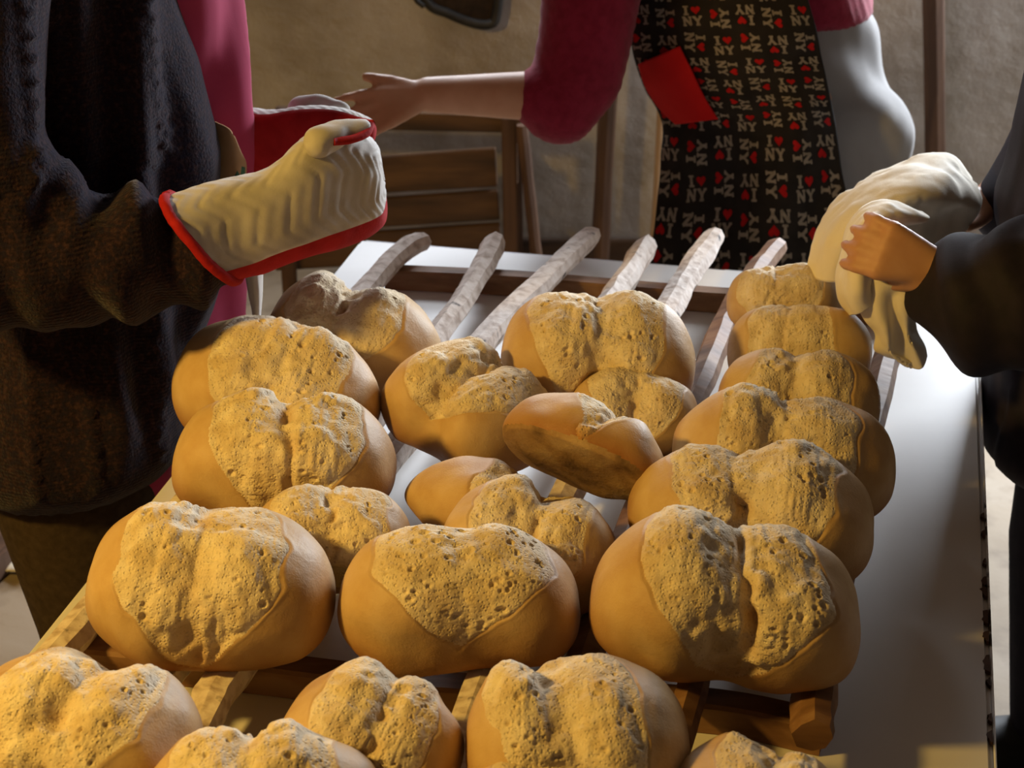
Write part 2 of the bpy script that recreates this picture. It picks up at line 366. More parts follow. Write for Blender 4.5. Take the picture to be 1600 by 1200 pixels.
for k, (pp, (ra, rb), kind) in enumerate(sticks):
    P = np.array([atz(x, y, ZS) for x, y in pp]); P = catmull(P, 40)
    R = 1.16*np.linspace(ra, rb, 40)*(1+.10*noise(np.c_[np.arange(40)*.35, np.full(40, k*7.0), np.zeros(40)], 1, k)); R[0] *= .82; R[-1] *= .9
    link('stick', tubemesh('stick', P, R, 8, .14, k+3), MT['stick'] if kind == 'pale' else MT['barwood'], rack, False)

# ------------------------------------------------------------------ loaves
ZL = RB+.034             # loaves rest on the sticks
SINK = .0
def loaf_shape(seed, DW=.72, HW=.52, saddle=.12, xc=0.0, slant=.0, band=.33, phc=22, phw=88, crack=.5, rough=1.0, pores=45, ends=2.65, lump=1.0, asym=0.0, nt=150, nphi=190):
    rng = np.random.RandomState(seed)
    # phi: 0 top, + towards the front; dense where the torn top lies
    w = np.linspace(-math.pi, math.pi, 4001); den = .35+1.0*np.exp(-((w-math.radians(30))/1.25)**4)
    cdf = np.cumsum(den); cdf = (cdf-cdf[0])/(cdf[-1]-cdf[0])
    phi = np.interp(np.linspace(0, 1, nphi, endpoint=False), cdf, w)
    wt = np.linspace(0, math.pi, 2001); dt = .45+np.exp(-((wt-math.pi/2)/.95)**4); ct = np.cumsum(dt); ct = (ct-ct[0])/(ct[-1]-ct[0])
    t = np.interp(np.linspace(0, 1, nt+2)[1:-1], ct, wt)
    Tt, Ph = np.meshgrid(t, phi, indexing='ij')
    e = 2/ends
    x = -.5*np.sign(np.cos(Tt))*np.abs(np.cos(Tt))**e
    r = np.abs(np.sin(Tt))**e
    e2 = 2/2.4
    cy = np.sign(np.sin(Ph))*np.abs(np.sin(Ph))**e2; cz = np.sign(np.cos(Ph))*np.abs(np.cos(Ph))**e2
    xl = xc+slant*Ph; saddle = saddle*1.35
    wphi = sstep(-2.2, -.9, Ph)*(1-sstep(1.2, 2.3, Ph))
    r = r*(1-saddle*np.exp(-((x-xl)/.12)**2)*wphi+.35*saddle*np.exp(-((np.abs(x-xl)-.24)/.13)**2)*wphi)
    r = r*(1+asym*x)
    y = -DW/2*r*cy; z = HW/2*r*cz
    low = np.clip(.5-z/HW, 0, 1); k = .85+.29*low-.12*low**6; x = x*k; y = y*(.92+.15*low)
    zl = -.29*HW; z = np.where(z < zl, zl+(z-zl)*.14, z)
    P = np.stack([x, y, z], -1); sh = P.shape[:2]
    Pf = P.reshape(-1, 3); off = seed*3.17
    P = P+(.040*lump*fbm(Pf+off, 2.6, seed, 2)).reshape(*sh, 1)*np.stack([x*.5, y/DW*2, z/HW*2], -1)
    N = gnormals(P); cen = P-np.array([0, 0, -.02]); N = np.where((N*cen).sum(-1, keepdims=True) < 0, -N, N)
    Pf = P.reshape(-1, 3)
    f1 = fbm(Pf+off, 4, seed+11, 3).reshape(sh); f2 = noise(Pf+off, 11, seed+21).reshape(sh); f3 = noise(Pf+off, 24, seed+31).reshape(sh); f4 = noise(Pf+off, 52, seed+41).reshape(sh)
    ph0 = math.radians(phc); pw = math.radians(phw)
    uu = np.clip((Ph-ph0)/pw, 0, 1.5); ub = np.clip((ph0-Ph)/(pw*1.35), 0, 1.5)
    hb = band*.93*(1-uu**1.5-ub**4)
    m = hb-np.abs(x-xl*.6)+.034*f1+.012*f2
    inside = sstep(0, .035, m)
    d = .0035*f1+.0015*f2
    d = d-.0045*np.exp(-((m+.002)/.006)**2)*sstep(.2, .6, .6+f1)+.0022*np.exp(-((m+.014)/.012)**2)*(Ph > ph0-pw*1.3)                    # lip of the crust
    d = d-.0025*inside
    wob = .035*f1+.02*f2
    dist = x-xl-wob
    ck = np.exp(-(dist/.028)**2)*np.clip(.45+f2*.9, 0, 1.2)
    terr = np.tanh(5*(f1+.3*f2))
    stretch = noise(np.c_[Pf[:, 0]*34, Pf[:, 1]*9, Pf[:, 2]*9]+off, 1, seed+51).reshape(sh)
    near = np.exp(-((x-xl)/.16)**2)
    rr = rough*inside*(.35+.85*near)
    d = d-.050*crack*ck*inside+rr*(.014*terr+.010*np.abs(stretch)+.0025*f3-.005*np.abs(f2))+inside*(.0013*f4*rough+.0015*f3)
    # pits
    idx = np.argwhere(m > .03)
    if len(idx) and pores:
        Q = P+N*d[..., None]
        for k in range(int(pores*2.2)):
            i, j = idx[rng.randint(len(idx))]; rad = .0055+.013*rng.rand()**3.5
            dv = Q-Q[i, j]; el = rng.uniform(.7, 1.5)
            dd = np.sqrt((dv[..., 0]/el)**2+dv[..., 1]**2+dv[..., 2]**2)/rad
            sel = dd < 1.8
            d[sel] += rad*(-.85*np.exp(-(dd[sel]/.75)**4)+.16*np.exp(-((dd[sel]-1.15)/.28)**2))
    P = P+N*d[..., None]
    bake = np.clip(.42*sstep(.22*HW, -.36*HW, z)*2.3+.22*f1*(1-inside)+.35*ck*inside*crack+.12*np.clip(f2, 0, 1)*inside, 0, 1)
    return P, m, bake
LOAVES = []
def loaf(label, x0, x1, ytop, seed, yaw=0, pitch=0, roll=0, zb=None, crust='crust', top='crumb', res=1.0, name='bread_loaf', group='freshly baked loaves', under=False, **kw):
    nt, nphi = int(150*res), int(190*res)
    P, m, bake = loaf_shape(seed, nt=nt, nphi=nphi, **kw)
    R = np.array((Matrix.Rotation(math.radians(yaw), 3, 'Z') @ Matrix.Rotation(math.radians(pitch), 3, 'X') @ Matrix.Rotation(math.radians(roll), 3, 'Y')))
    L = P.reshape(-1, 3)@R.T
    zb = ZL if zb is None else zb
    s = .27; pos = np.array([atz((x0+x1)/2, ytop+100, zb+.07)[0], atz((x0+x1)/2, ytop+100, zb+.07)[1], 0.0])
    for it in range(14):
        V = L*s; V = V+np.array([pos[0], pos[1], zb-V[:, 2].min()])
        q = proj(V); wpx = q[:, 0].max()-q[:, 0].min()
        dep = (np.array([pos[0], pos[1], zb+.07])-CAM)@FWD
        s *= (x1-x0)/wpx
        pos[0] += ((x0+x1)/2-(q[:, 0].max()+q[:, 0].min())/2)*dep/F
        pos[1] -= (ytop-q[:, 1].min())*dep/F/math.sin(PITCH+.02)*.8
    V = L*s; V = V+np.array([pos[0], pos[1], zb-V[:, 2].min()]); q = proj(V)
    root = empty(name, (pos[0], pos[1], zb), label, 'bread', group)
    n0, n1 = P.shape[:2]
    Q = gridquads(n0, n1, 0, False, True)
    V2 = np.concatenate([V, [V.reshape(n0, n1, 3)[0].mean(0)], [V.reshape(n0, n1, 3)[-1].mean(0)]])
    A = n0*n1; j = np.arange(n1); j2 = (j+1) % n1
    caps = np.concatenate([np.stack([np.full(n1, A), j, j2, np.full(n1, A)], 1), np.stack([np.full(n1, A+1), (n0-1)*n1+j2, (n0-1)*n1+j, np.full(n1, A+1)], 1)])
    mf = np.concatenate([m.ravel(), [-1, -1]]); bf = np.concatenate([bake.ravel(), [0.2, .2]])
    inner = mf[Q].mean(1) > 0
    # orientation: outward
    c = V.mean(0); q0 = Q[len(Q)//2]; nn = np.cross(V2[q0[1]]-V2[q0[0]], V2[q0[2]]-V2[q0[0]])
    if nn@(V2[q0[0]]-c) < 0: Q = Q[:, ::-1]
    def part(nm, faces, tri, mat):
        allf = faces.ravel() if tri is None else np.concatenate([faces.ravel(), tri[:, :3].ravel()])
        ids, inv = np.unique(allf, return_inverse=True)
        nq = faces.size
        fl = [tuple(x) for x in inv[:nq].reshape(-1, 4)]
        me = bpy.data.meshes.new(nm)
        vv = V2[ids].astype(np.float32); inv = inv.astype(np.int32)
        me.vertices.add(len(vv)); me.vertices.foreach_set('co', vv.ravel())
        me.loops.add(len(inv)); me.loops.foreach_set('vertex_index', inv)
        ls = np.arange(0, nq, 4, dtype=np.int32)
        if tri is not None: ls = np.concatenate([ls, nq+np.arange(0, len(tri)*3, 3, dtype=np.int32)])
        me.polygons.add(len(ls)); me.polygons.foreach_set('loop_start', ls)
        me.update(calc_edges=True); me.validate()
        at = me.attributes.new('bake', 'FLOAT', 'POINT'); at.data.foreach_set('value', bf[ids].astype(np.float32))
        bm = bmesh.new(); bm.from_mesh(me)
        if tri is not None: bmesh.ops.recalc_face_normals(bm, faces=bm.faces[:])
        bm.to_mesh(me); bm.free()
        return link(nm, me, MT[mat], root)
    # caps' winding is fixed by the recalculation
    if under:
        zloc = np.concatenate([P[..., 2].ravel(), [0, 0]]); un = (~inner) & (zloc[Q].mean(1) < -.24*kw.get('HW', .5))
        part('underside', Q[un], None, 'under')
    else: un = np.zeros(len(Q), bool)
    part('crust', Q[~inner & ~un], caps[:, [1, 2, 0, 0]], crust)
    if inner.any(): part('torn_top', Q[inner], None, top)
    LOAVES.append((label, root, s, q.min(0), q.max(0), V))
    return root, V

# bottom of the frame, on the table
ZT = TZ+.001
loaf('loaf cut by the lower left corner of the picture, deep pits on its torn top', -75, 320, 1010, 101, yaw=-16, pitch=12, DW=.70, HW=.55, saddle=.10, xc=.04, band=.36, crack=.7, pores=70, slant=-.03)
loaf('pale floury loaf cut by the lower edge, left of centre', 215, 606, 1122, 102, yaw=4, pitch=8, DW=.62, HW=.6, saddle=.10, xc=-.02, band=.38, crack=.8, pores=40)
loaf('smaller loaf with a diagonal crack before the gap between the two left front loaves', 430, 726, 1025, 103, yaw=-26, pitch=16, roll=8, DW=.8, HW=.6, saddle=.10, xc=.06, slant=.08, band=.36, crack=.7, pores=50)
loaf('round two-lobed loaf below the gap of the middle and right front loaves', 727, 1078, 1020, 104, yaw=6, pitch=22, roll=-4, DW=.78, HW=.58, saddle=.14, xc=-.08, slant=.06, band=.36, crack=.6, pores=75)
loaf('loaf with a smooth golden cheek at the lower edge, before the rack corner', 1040, 1325, 1142, 105, yaw=-14, pitch=8, DW=.75, HW=.55, saddle=.12, xc=.08, band=.32, crack=.9, pores=20)
loaf('loaf of which only the crown shows at the lower edge, centre', 716, 930, 1187, 106, yaw=0, pitch=10, DW=.6, HW=.8, saddle=.05, xc=0, band=.3, pores=20, res=.7)
# front row
loaf('large loaf at the left of the front row, dark red apron behind it', 133, 525, 782, 107, yaw=-5, pitch=20, roll=4, DW=.70, HW=.56, saddle=.12, xc=-.04, slant=.02, band=.37, phc=30, phw=84, crack=.5, pores=26, rough=1.1)
loaf('middle loaf of the front row, its torn top a pitted shield shape', 527, 907, 817, 138, yaw=0, pitch=14, DW=.62, HW=.54, saddle=.055, xc=0.02, slant=0, band=.37, phc=10, phw=80, crack=.16, pores=150, rough=.45)
loaf('biggest loaf, right end of the front row, with a deep forked crack', 920, 1345, 788, 109, yaw=-7, pitch=18, roll=5, DW=.62, HW=.58, saddle=.10, xc=.0, slant=.03, band=.35, phc=26, phw=92, crack=1.1, pores=80, rough=1.2, asym=.05)
# middle
loaf('loaf half hidden behind the left and middle loaves of the front row', 392, 645, 755, 110, yaw=4, pitch=24, DW=.68, HW=.58, saddle=.09, xc=0, band=.40, crack=.8, pores=40, rough=1.1)
loaf('loaf peeping over the middle front loaf, its crack running down to the right', 690, 966, 740, 111, yaw=-28, pitch=16, roll=12, DW=.68, HW=.56, saddle=.13, xc=.02, slant=.05, band=.36, crack=.8, pores=60)
loaf('long pale roll with a blunt smooth tip lying in the middle of the loaves', 632, 962, 712, 112, yaw=-24, pitch=10, roll=3, DW=.42, HW=.36, saddle=.10, xc=.14, band=.22, phc=5, crack=.6, pores=15, ends=2.2, res=.8)
loaf('broad two-lobed loaf behind the biggest front loaf', 980, 1366, 685, 113, yaw=-8, pitch=18, roll=5, DW=.56, HW=.54, saddle=.11, xc=-.05, slant=.02, band=.37, crack=1.1, pores=60, rough=1.2)
loaf('left row loaf with a smooth golden left cheek and a torn hump at right', 268, 620, 605, 114, yaw=-3, pitch=20, DW=.60, HW=.55, saddle=.06, xc=.05, slant=.02, band=.37, phc=25, crack=1.0, pores=60, rough=1.4)
loaf('loaf sloping down to the right beside the dark cardigan, round holes in its crown', 268, 596, 492, 115, yaw=-18, pitch=20, roll=10, DW=.66, HW=.56, saddle=.05, xc=.05, band=.36, crack=.5, pores=50, rough=.9)
loaf('rearmost loaf at the left, under the oven mitt', 413, 691, 422, 116, yaw=-20, pitch=18, roll=12, DW=.66, HW=.58, saddle=.15, xc=-.08, slant=.02, band=.36, crack=.9, pores=30, rough=1.2)
loaf('dark shaded loaf turned sideways in the centre of the rack', 594, 862, 525, 117, yaw=-50, pitch=0, roll=6, DW=.82, HW=.62, saddle=.13, xc=.05, slant=.05, band=.40, phc=0, phw=84, crack=.9, pores=40, rough=1.4)
loaf('loaf tipped up to show its sooty brown underside', 785, 1040, 613, 118, yaw=-24, pitch=-58, roll=8, zb=ZL+.03, DW=.62, HW=.5, saddle=.06, xc=.14, band=.24, crack=.7, pores=10, under=True)
loaf('loaf half hidden behind the tipped-up loaf', 885, 1092, 572, 119, yaw=-4, pitch=22, DW=.66, HW=.56, saddle=.10, xc=.02, band=.38, crack=.8, pores=40, res=.9)
loaf('big rear loaf in the middle, in front of the bare stick ends', 782, 1087, 453, 120, yaw=-6, pitch=24, roll=4, DW=.66, HW=.60, saddle=.09, xc=-.02, slant=.02, band=.38, phw=96, crack=.8, pores=60)
# right-hand row, leaning on each other
loaf('right row loaf with a dark burnt right end, just behind the broad two-lobed loaf', 1050, 1400, 597, 121, yaw=-8, pitch=40, roll=7, DW=.56, HW=.48, saddle=.11, xc=-.06, band=.34, crack=.7, pores=50)
loaf('right row loaf, second from the towel', 1120, 1376, 543, 122, yaw=-8, pitch=46, roll=2, DW=.60, HW=.46, saddle=.08, xc=-.04, band=.34, crack=.6, pores=40, res=.9)
loaf('right row loaf directly below the loaf in the towel', 1136, 1363, 475, 123, yaw=-6, pitch=46, roll=-4, DW=.66, HW=.5, saddle=.03, xc=-.1, band=.34, crack=.4, pores=40, res=.9)
loaf('pale loaf being lifted with the white towel', 1135, 1320, 410, 124, yaw=-2, pitch=40, roll=-6, zb=ZL+.02, DW=.62, HW=.52, saddle=.04, xc=-.1, band=.4, crack=.5, pores=20, res=.9)
for a in LOAVES: print('LOAF %-40s s=%.3f pos=(%.2f,%.2f) x %d-%d y %d-%d' % (a[0][:40], a[2], a[1].location.x, a[1].location.y, a[3][0], a[4][0], a[3][1], a[4][1]))


# ------------------------------------------------------------------ background: crate, poles, hanging tray, things on the floor
def quadboard(name, c4, th, mat, parent, bev=.003):
    """board from four corner points (tl, tr, br, bl), extruded away from the camera (+y)"""
    V = [np.array(p) for p in c4]+[np.array(p)+np.array([0, th, 0]) for p in c4]
    me = mesh(name, V, [(0, 3, 2, 1), (4, 5, 6, 7), (0, 1, 5, 4), (1, 2, 6, 5), (2, 3, 7, 6), (3, 0, 4, 7)])
    bm = bmesh.new(); bm.from_mesh(me); bmesh.ops.recalc_face_normals(bm, faces=bm.faces[:]); bmesh.ops.bevel(bm, geom=bm.edges[:], offset=bev, segments=1, affect='EDGES'); bm.to_mesh(me); bm.free()
    return link(name, me, mat, parent, False)
YC = 4.10
cr = empty('wooden_crate', (aty(600, 300, YC)[0], YC+.15, 0), 'old brown slatted wooden crate standing against the plaster wall', 'crate')
zf = lambda px, py: aty(px, py, YC)
def zrow(p, q): return [zf(*p), zf(*q)]
for a, b, c_, d_ in (((430, 258), (775, 232), (778, 292), (430, 312)), ((430, 322), (778, 298), (781, 344), (430, 366)), ((430, 374), (781, 350), (784, 402), (430, 424))):
    quadboard('front_board', [zf(*a), zf(*b), zf(*c_), zf(*d_)], .018, MT['oldwood'], cr)
quadboard('top_board', [zf(430, 168), zf(790, 180), zf(790, 208), zf(430, 200)], .02, MT['oldwood'], cr)
pa = zf(795, 176); pb = np.array([pa[0]+.008, YC, 0])
link('corner_post', barmesh('corner_post', pb+[0, -.022, 0], pa+[0, -.022, 0], .036, .03, .004, (0, 1, 0)), MT['postwood'], cr, False)
link('corner_post', barmesh('corner_post', pb+[.012, .33, 0], pa+[.012, .33, 0], .036, .03, .004, (0, 1, 0)), MT['postwood'], cr, False)
pl0 = zf(440, 190); link('corner_post', barmesh('corner_post', (pl0[0], YC-.022, 0), pl0+[0, -.022, 0], .036, .03, .004, (0, 1, 0)), MT['postwood'], cr, False)
for z0, z1 in ((.03, .13), (.16, .25), (.28, .37)):
    link('side_board', boxmesh('side_board', (pa[0]+.005, YC, z0), (pa[0]+.022, YC+.31, z1), .003), MT['oldwood'], cr, False)
def pole(name, label, p_top, ztop, p_bot, Y, w, mat, lean=0):
    A = aty(*p_bot, Y); B = aty(*p_top, Y+lean); d = (B-A)/(B[2]-A[2])
    A0 = A+d*(0-A[2]); B0 = A+d*(ztop-A[2])
    ptm = [A0+(B0-A0)*t for t in np.linspace(0, 1, 12)]
    o = link(name, tubemesh(name, ptm, [w/2*1.1*(1+.05*math.sin(i*2.1)) for i in range(12)], 8, .07, int(p_top[0])), mat, None, False)
    recenter(o); return tag(o, label, 'pole')
pole('wooden_pole', 'dark round wooden pole against the wall right of the grey trousers', (1459, 0), 2.3, (1462, 240), 4.38, .05, MT['postwood'])
pole('wooden_pole', 'dark wooden pole between the crate and the patterned apron', (950, 160), 1.6, (938, 395), 4.34, .042, MT['postwood'])
pole('wooden_pole', 'thin pale wooden pole just left of the patterned apron', (1033, 180), 1.35, (1022, 390), 4.36, .02, MT['palewood'])
pole('wooden_pole', 'slim dark pole leaning beside the crate corner', (815, 188), .53, (838, 395), 4.05, .026, MT['postwood'])
# tray hanging on the back wall
ty = 4.46
tr = empty('hanging_tray', aty(715, 38, ty), 'dark woven tray with a thick black rim hanging on the back wall', 'tray')
TP = [(640, -60), (668, 3), (700, 20), (735, 34), (765, 37), (776, 20), (782, -60), (775, -190), (640, -190)]
P3 = np.array([aty(x, y, ty) for x, y in TP]); cl = catmull(np.concatenate([P3, P3[:1]]), 60)[:-1]
n = len(cl); V = np.concatenate([cl, cl+[0, .03, 0]]); fs = [tuple(range(n))[::-1], tuple(range(n, 2*n))]+[(i, (i+1) % n, (i+1) % n+n, i+n) for i in range(n)]
link('woven_panel', mesh('woven_panel', V, fs), MT['wicker'], tr, False)
rimc = np.concatenate([cl, cl[:2]]); link('rim', tubemesh('rim', rimc+[0, -.006, 0], [.013]*len(rimc), 8), MT['black'], tr)
link('cord', tubemesh('cord', [aty(640, -20, 4.44), aty(652, 2, 4.44), aty(662, 10, 4.445)], [.006, .007, .007], 8), MT['black'], tr)
# things lying on the floor at the left
b0 = atz(-70, 900, .05); b1 = atz(34, 806, .05)
fb = link('wooden_batten', barmesh('wooden_batten', b0-[0, 0, .02], b1-[0, 0, .02], .09, .058, .006), MT['postwood'], None, False); recenter(fb); tag(fb, 'dark wooden batten lying on the floor behind the brown trousers', 'batten')
G = surf([[atz(-60, 880, .006), atz(0, 880, .02), atz(45, 874, .012), atz(60, 880, .006)], [atz(-60, 893, .006), atz(0, 893, .010), atz(50, 893, .03), atz(62, 893, .006)]], 6, 16)
fp = link('folded_paper', sheetmesh('folded_paper', G, .004), MT['paper'], None); recenter(fp); tag(fp, 'crumpled pale paper on the floor at the left edge', 'paper')

# ------------------------------------------------------------------ people
def figure(name, label, base, J, body_mat, voxel=.009, hands=()):
    """root at the feet + one continuous body mesh grown from joints J"""
    root = empty('person', base, label, 'person')
    h = J['head']; f = np.array(J['face'], float); hd = np.array(h, float)
    parts = [(J['pelvis'], (.115, .15, .10), J['chest'], (.10, .15, .12)), (J['chest'], (.10, .15, .12), J['neck'], .055), (J['neck'], .055, tuple(hd-[0, 0, .03]), .06),
             (tuple(hd), (.085, .075, .11), tuple(hd+f*.02-[0, 0, .06]), (.06, .055, .07)), (tuple(hd+f*.085-[0, 0, .0]), .012, tuple(hd+f*.10-[0, 0, .03]), .017),
             (tuple(hd+f*.07-[0, 0, .10]), .03)]
    sd = np.cross(f, [0, 0, 1.0])
    for s_ in (-1, 1):
        parts += [(tuple(hd+sd*s_*.075-[0, 0, .01]), (.02, .012, .032)), (tuple(hd+f*.075+sd*s_*.03+[0, 0, .015]), .014)]
    for s_ in 'LR':
        parts += [(J['chest'], (.07, .07, .07), J['sh'+s_], .055), (J['sh'+s_], .055, J['el'+s_], .047), (J['el'+s_], .048, J['wr'+s_], .030),
                  (J['pelvis'], (.09, .09, .08), J['hip'+s_], .085), (J['hip'+s_], .088, J['kn'+s_], .056), (J['kn'+s_], .056, J['an'+s_], .036),
                  (J['an'+s_], .038, tuple(np.array(J['an'+s_])+f*.15-[0, 0, .035]), .028)]
    for H in hands: parts += H
    b = link('body', blob('body', parts, voxel, 3), body_mat, root)
    hr = [(tuple(hd-f*.015+[0, 0, .025]), (.094, .085, .105), tuple(hd-f*.05-[0, 0, .03]), (.06, .07, .06))]
    link('hair', blob('hair', hr, .01, 2), MT['hair'], root)
    return root
def hand(wr, dirv, nrm, spread=.25, curl=.2, scale=1.0, thumb_side=1, thumb=(.75, .55, .1)):
    """palm, four fingers of unequal length with two bends and a thumb from the side of the palm"""
    d = np.array(dirv, float); d /= np.linalg.norm(d); n = np.array(nrm, float); n -= d*(n@d); n /= np.linalg.norm(n); s = np.cross(n, d)*thumb_side
    w = np.array(wr, float); out = []
    p0 = w+d*.015*scale; p1 = w+d*.09*scale
    for k in (-1, -.33, .33, 1):
        out.append((tuple(w), .022*scale, tuple(p1+s*k*.030*scale), .0125*scale))
    for k, (ln, off) in enumerate(zip((.070, .080, .074, .058), (1, .33, -.33, -1))):
        ln *= scale; a = off*spread; q0 = p1+s*off*.031*scale; dd = d*math.cos(a)+s*math.sin(a)
        q1 = q0+(dd*math.cos(curl)-n*math.sin(curl))*ln*.45; q2 = q1+(dd*math.cos(curl*2)-n*math.sin(curl*2))*ln*.32; q3 = q2+(dd*math.cos(curl*2.8)-n*math.sin(curl*2.8))*ln*.25
        out += [(tuple(q0), .0100*scale, tuple(q1), .0088*scale), (tuple(q1), .0088*scale, tuple(q2), .0080*scale), (tuple(q2), .0080*scale, tuple(q3), .0068*scale)]
    t0 = w+d*.028*scale+s*.022*scale; td = d*thumb[0]+s*thumb[1]-n*thumb[2]; td /= np.linalg.norm(td); t1 = t0+td*.045*scale; t2 = t1+(td*.9+d*.35)/np.linalg.norm(td*.9+d*.35)*.034*scale
    out += [(tuple(t0), .016*scale, tuple(t1), .0115*scale), (tuple(t1), .0112*scale, tuple(t2), .0088*scale)]
    return out

# ---- left: person in the dark cardigan with oven mitts
JL = dict(pelvis=(-.57, 2.22, .90), chest=(-.55, 2.22, 1.25), neck=(-.55, 2.22, 1.46), head=(-.50, 2.22, 1.62), face=(1, 0, 0),
          shR=(-.60, 2.04, 1.38), elR=(-.61, 1.94, 1.06), wrR=(-.36, 2.06, 1.02), shL=(-.58, 2.40, 1.38), elL=(-.54, 2.46, 1.09), wrL=(-.41, 2.39, 1.09),
          hipR=(-.60, 2.18, .86), knR=(-.575, 2.12, .46), anR=(-.57, 2.12, .07), hipL=(-.57, 2.32, .86), knL=(-.56, 2.34, .46), anL=(-.57, 2.33, .07))
pers = figure('person', 'person in a dark knitted cardigan and raspberry apron holding out oven mitts', (-.57, 2.22, 0), JL, MT['skin'])
def cable(V, N, xc, z0, z1, w=.011, a=.005, per=.05):
    ok = (N[:, 1] < -.2)*sstep(z0, z0+.03, V[:, 2])*(1-sstep(z1-.03, z1, V[:, 2]))
    ph = V[:, 2]*2*np.pi/per; x1 = V[:, 0]-xc(V[:, 2])
    k = np.exp(-((x1-.5*w*np.sin(ph))/(w*.42))**2)+np.exp(-((x1+.5*w*np.sin(ph))/(w*.42))**2)
    return a*k*ok
def cardi(V, N):
    z = V[:, 2]; x = V[:, 0]
    d = .006*fbm(V, 9, 5, 2)
    front = sstep(-.56, -.47, x)*sstep(.72, .82, z)
    d = d+front*.010*np.sin(x*95+3.0*noise(V*[1, 1, .35], 7, 9))*(N[:, 1] < .3)
    # gathered folds in the crook of the elbow and along the forearm
    ax = np.array([-.63, 1.92, 1.04]); t = (V-ax)@(np.array([.93, .34, 0])); rr = np.linalg.norm((V-ax)-np.outer(t, [.93, .34, 0]), axis=1)
    arm = sstep(-.02, .05, t)*(1-sstep(.22, .27, t))*(rr < .11)
    d = d+arm*.0055*np.sin(t*95+14*(z-1.0)+2*noise(V, 12, 3))
    lowarm = (N[:, 1] < 0)*sstep(.66, .72, z)*(1-sstep(.92, .97, z)); d = d+lowarm*.004*np.sin(x*60+2*noise(V*[1, 1, .3], 8, 4))
    for xc, z0, z1 in ((lambda q: -.585+0*q, 1.10, 1.5), (lambda q: -.535+.02*(q-1.1), 1.12, 1.5), (lambda q: -.60+0*q, .68, .93), (lambda q: -.53+0*q, .68, .92), (lambda q: -.46+0*q, .68, .9), (lambda q: -.42+.1*(1.1-q), 1.1, 1.5)):
        d = d+cable(V, N, xc, z0, z1)
    hem = np.exp(-((z-.625)/.02)**2)*.004*np.sin(x*260); d = d+hem
    return V+N*d[:, None]
link('cardigan', blob('cardigan', [((-.575, 2.22, 1.33), (.15, .18, .16), (-.565, 2.21, 1.08), (.19, .175, .12)), ((-.565, 2.21, 1.08), (.19, .175, .12), (-.575, 2.20, .90), (.185, .175, .09)), ((-.575, 2.20, .90), (.185, .175, .09), (-.605, 2.16, .70), (.165, .185, .085)),
    ((-.575, 2.36, 1.33), (.13, .1, .14), (-.60, 2.36, .70), (.14, .1, .085)),
    ((-.605, 2.01, 1.38), .088, (-.630, 1.925, 1.06), .086), ((-.630, 1.925, 1.05), .084, (-.50, 1.96, 1.03), .080), ((-.50, 1.96, 1.03), .080, (-.385, 2.01, 1.018), .068), ((-.56, 2.40, 1.38), .08, (-.55, 2.47, 1.09), .075), ((-.55, 2.47, 1.09), .075, (-.42, 2.40, 1.09), .055),
    ((-.61, 1.95, 1.15), .085, (-.57, 1.95, 1.10), .07)], .007, 4, cardi), MT['knit'], pers)
def apr(V, N):
    return V+N*(.008*np.sin(V[:, 1]*60+3*noise(V, 6, 2))+.006*fbm(V, 8, 3, 2))[:, None]
ap = link('apron', blob('apron', [((-.46, 2.31, 1.36), (.10, .08, .15), (-.46, 2.31, 1.05), (.11, .085, .12)), ((-.46, 2.31, 1.05), (.11, .085, .12), (-.50, 2.31, .66), (.10, .09, .08))], .008, 4, apr), MT['apronred'], pers)
link('lower_skirt', blob('lower_skirt', [((-.545, 2.2, .66), (.095, .14, .05), (-.55, 2.2, .44), (.095, .14, .05))], .01, 3, apr), MT['apronred'], pers)
link('trousers', blob('trousers', [((-.60, 2.22, .80), (.12, .15, .08), (-.59, 2.13, .64), (.12, .115, .07)), ((-.59, 2.13, .64), (.12, .115, .07), (-.575, 2.11, .44), .088), ((-.575, 2.11, .44), .088, (-.57, 2.12, .09), .068),
    ((-.585, 2.34, .66), (.12, .11, .08), (-.575, 2.34, .44), .085), ((-.575, 2.34, .44), .085, (-.57, 2.33, .09), .065)], .01, 3), MT['brown'], pers)
for s_ in (2.12, 2.33):
    link('shoe', blob('shoe', [((-.62, s_, .055), (.06, .055, .055), (-.41, s_, .045), (.065, .055, .045))], .008, 2), MT['black'], pers)
# printed patch and white edging seen in the apron's opening
yy = 2.222
link('apron_print', sheetmesh('apron_print', surf([[aty(335, 190, yy+.02), aty(360, 204, yy-.004), aty(374, 236, yy)], [aty(335, 240, yy+.02), aty(368, 240, yy-.006), aty(384, 256, yy)], [aty(335, 290, yy+.02), aty(368, 290, yy-.005), aty(384, 278, yy)]], 10, 10), .003), MT['tan'], ap)
link('apron_print', sheetmesh('apron_print', surf([[aty(374, 258, yy-.006), aty(383, 262, yy-.005)], [aty(366, 277, yy-.008), aty(383, 277, yy-.005)]], 4, 4), .002), MT['green'], ap)
link('white_edging', sheetmesh('white_edging', surf([[aty(384, 425, 2.2), aty(398, 425, 2.185), aty(409, 422, 2.2)], [aty(390, 460, 2.2), aty(401, 455, 2.18), aty(408, 460, 2.2)], [aty(397, 500, 2.2), aty(402, 500, 2.185), aty(405, 500, 2.2)], [aty(392, 560, 2.2), aty(400, 560, 2.185), aty(405, 560, 2.2)]], 20, 10), .004), MT['whitecloth'], ap)

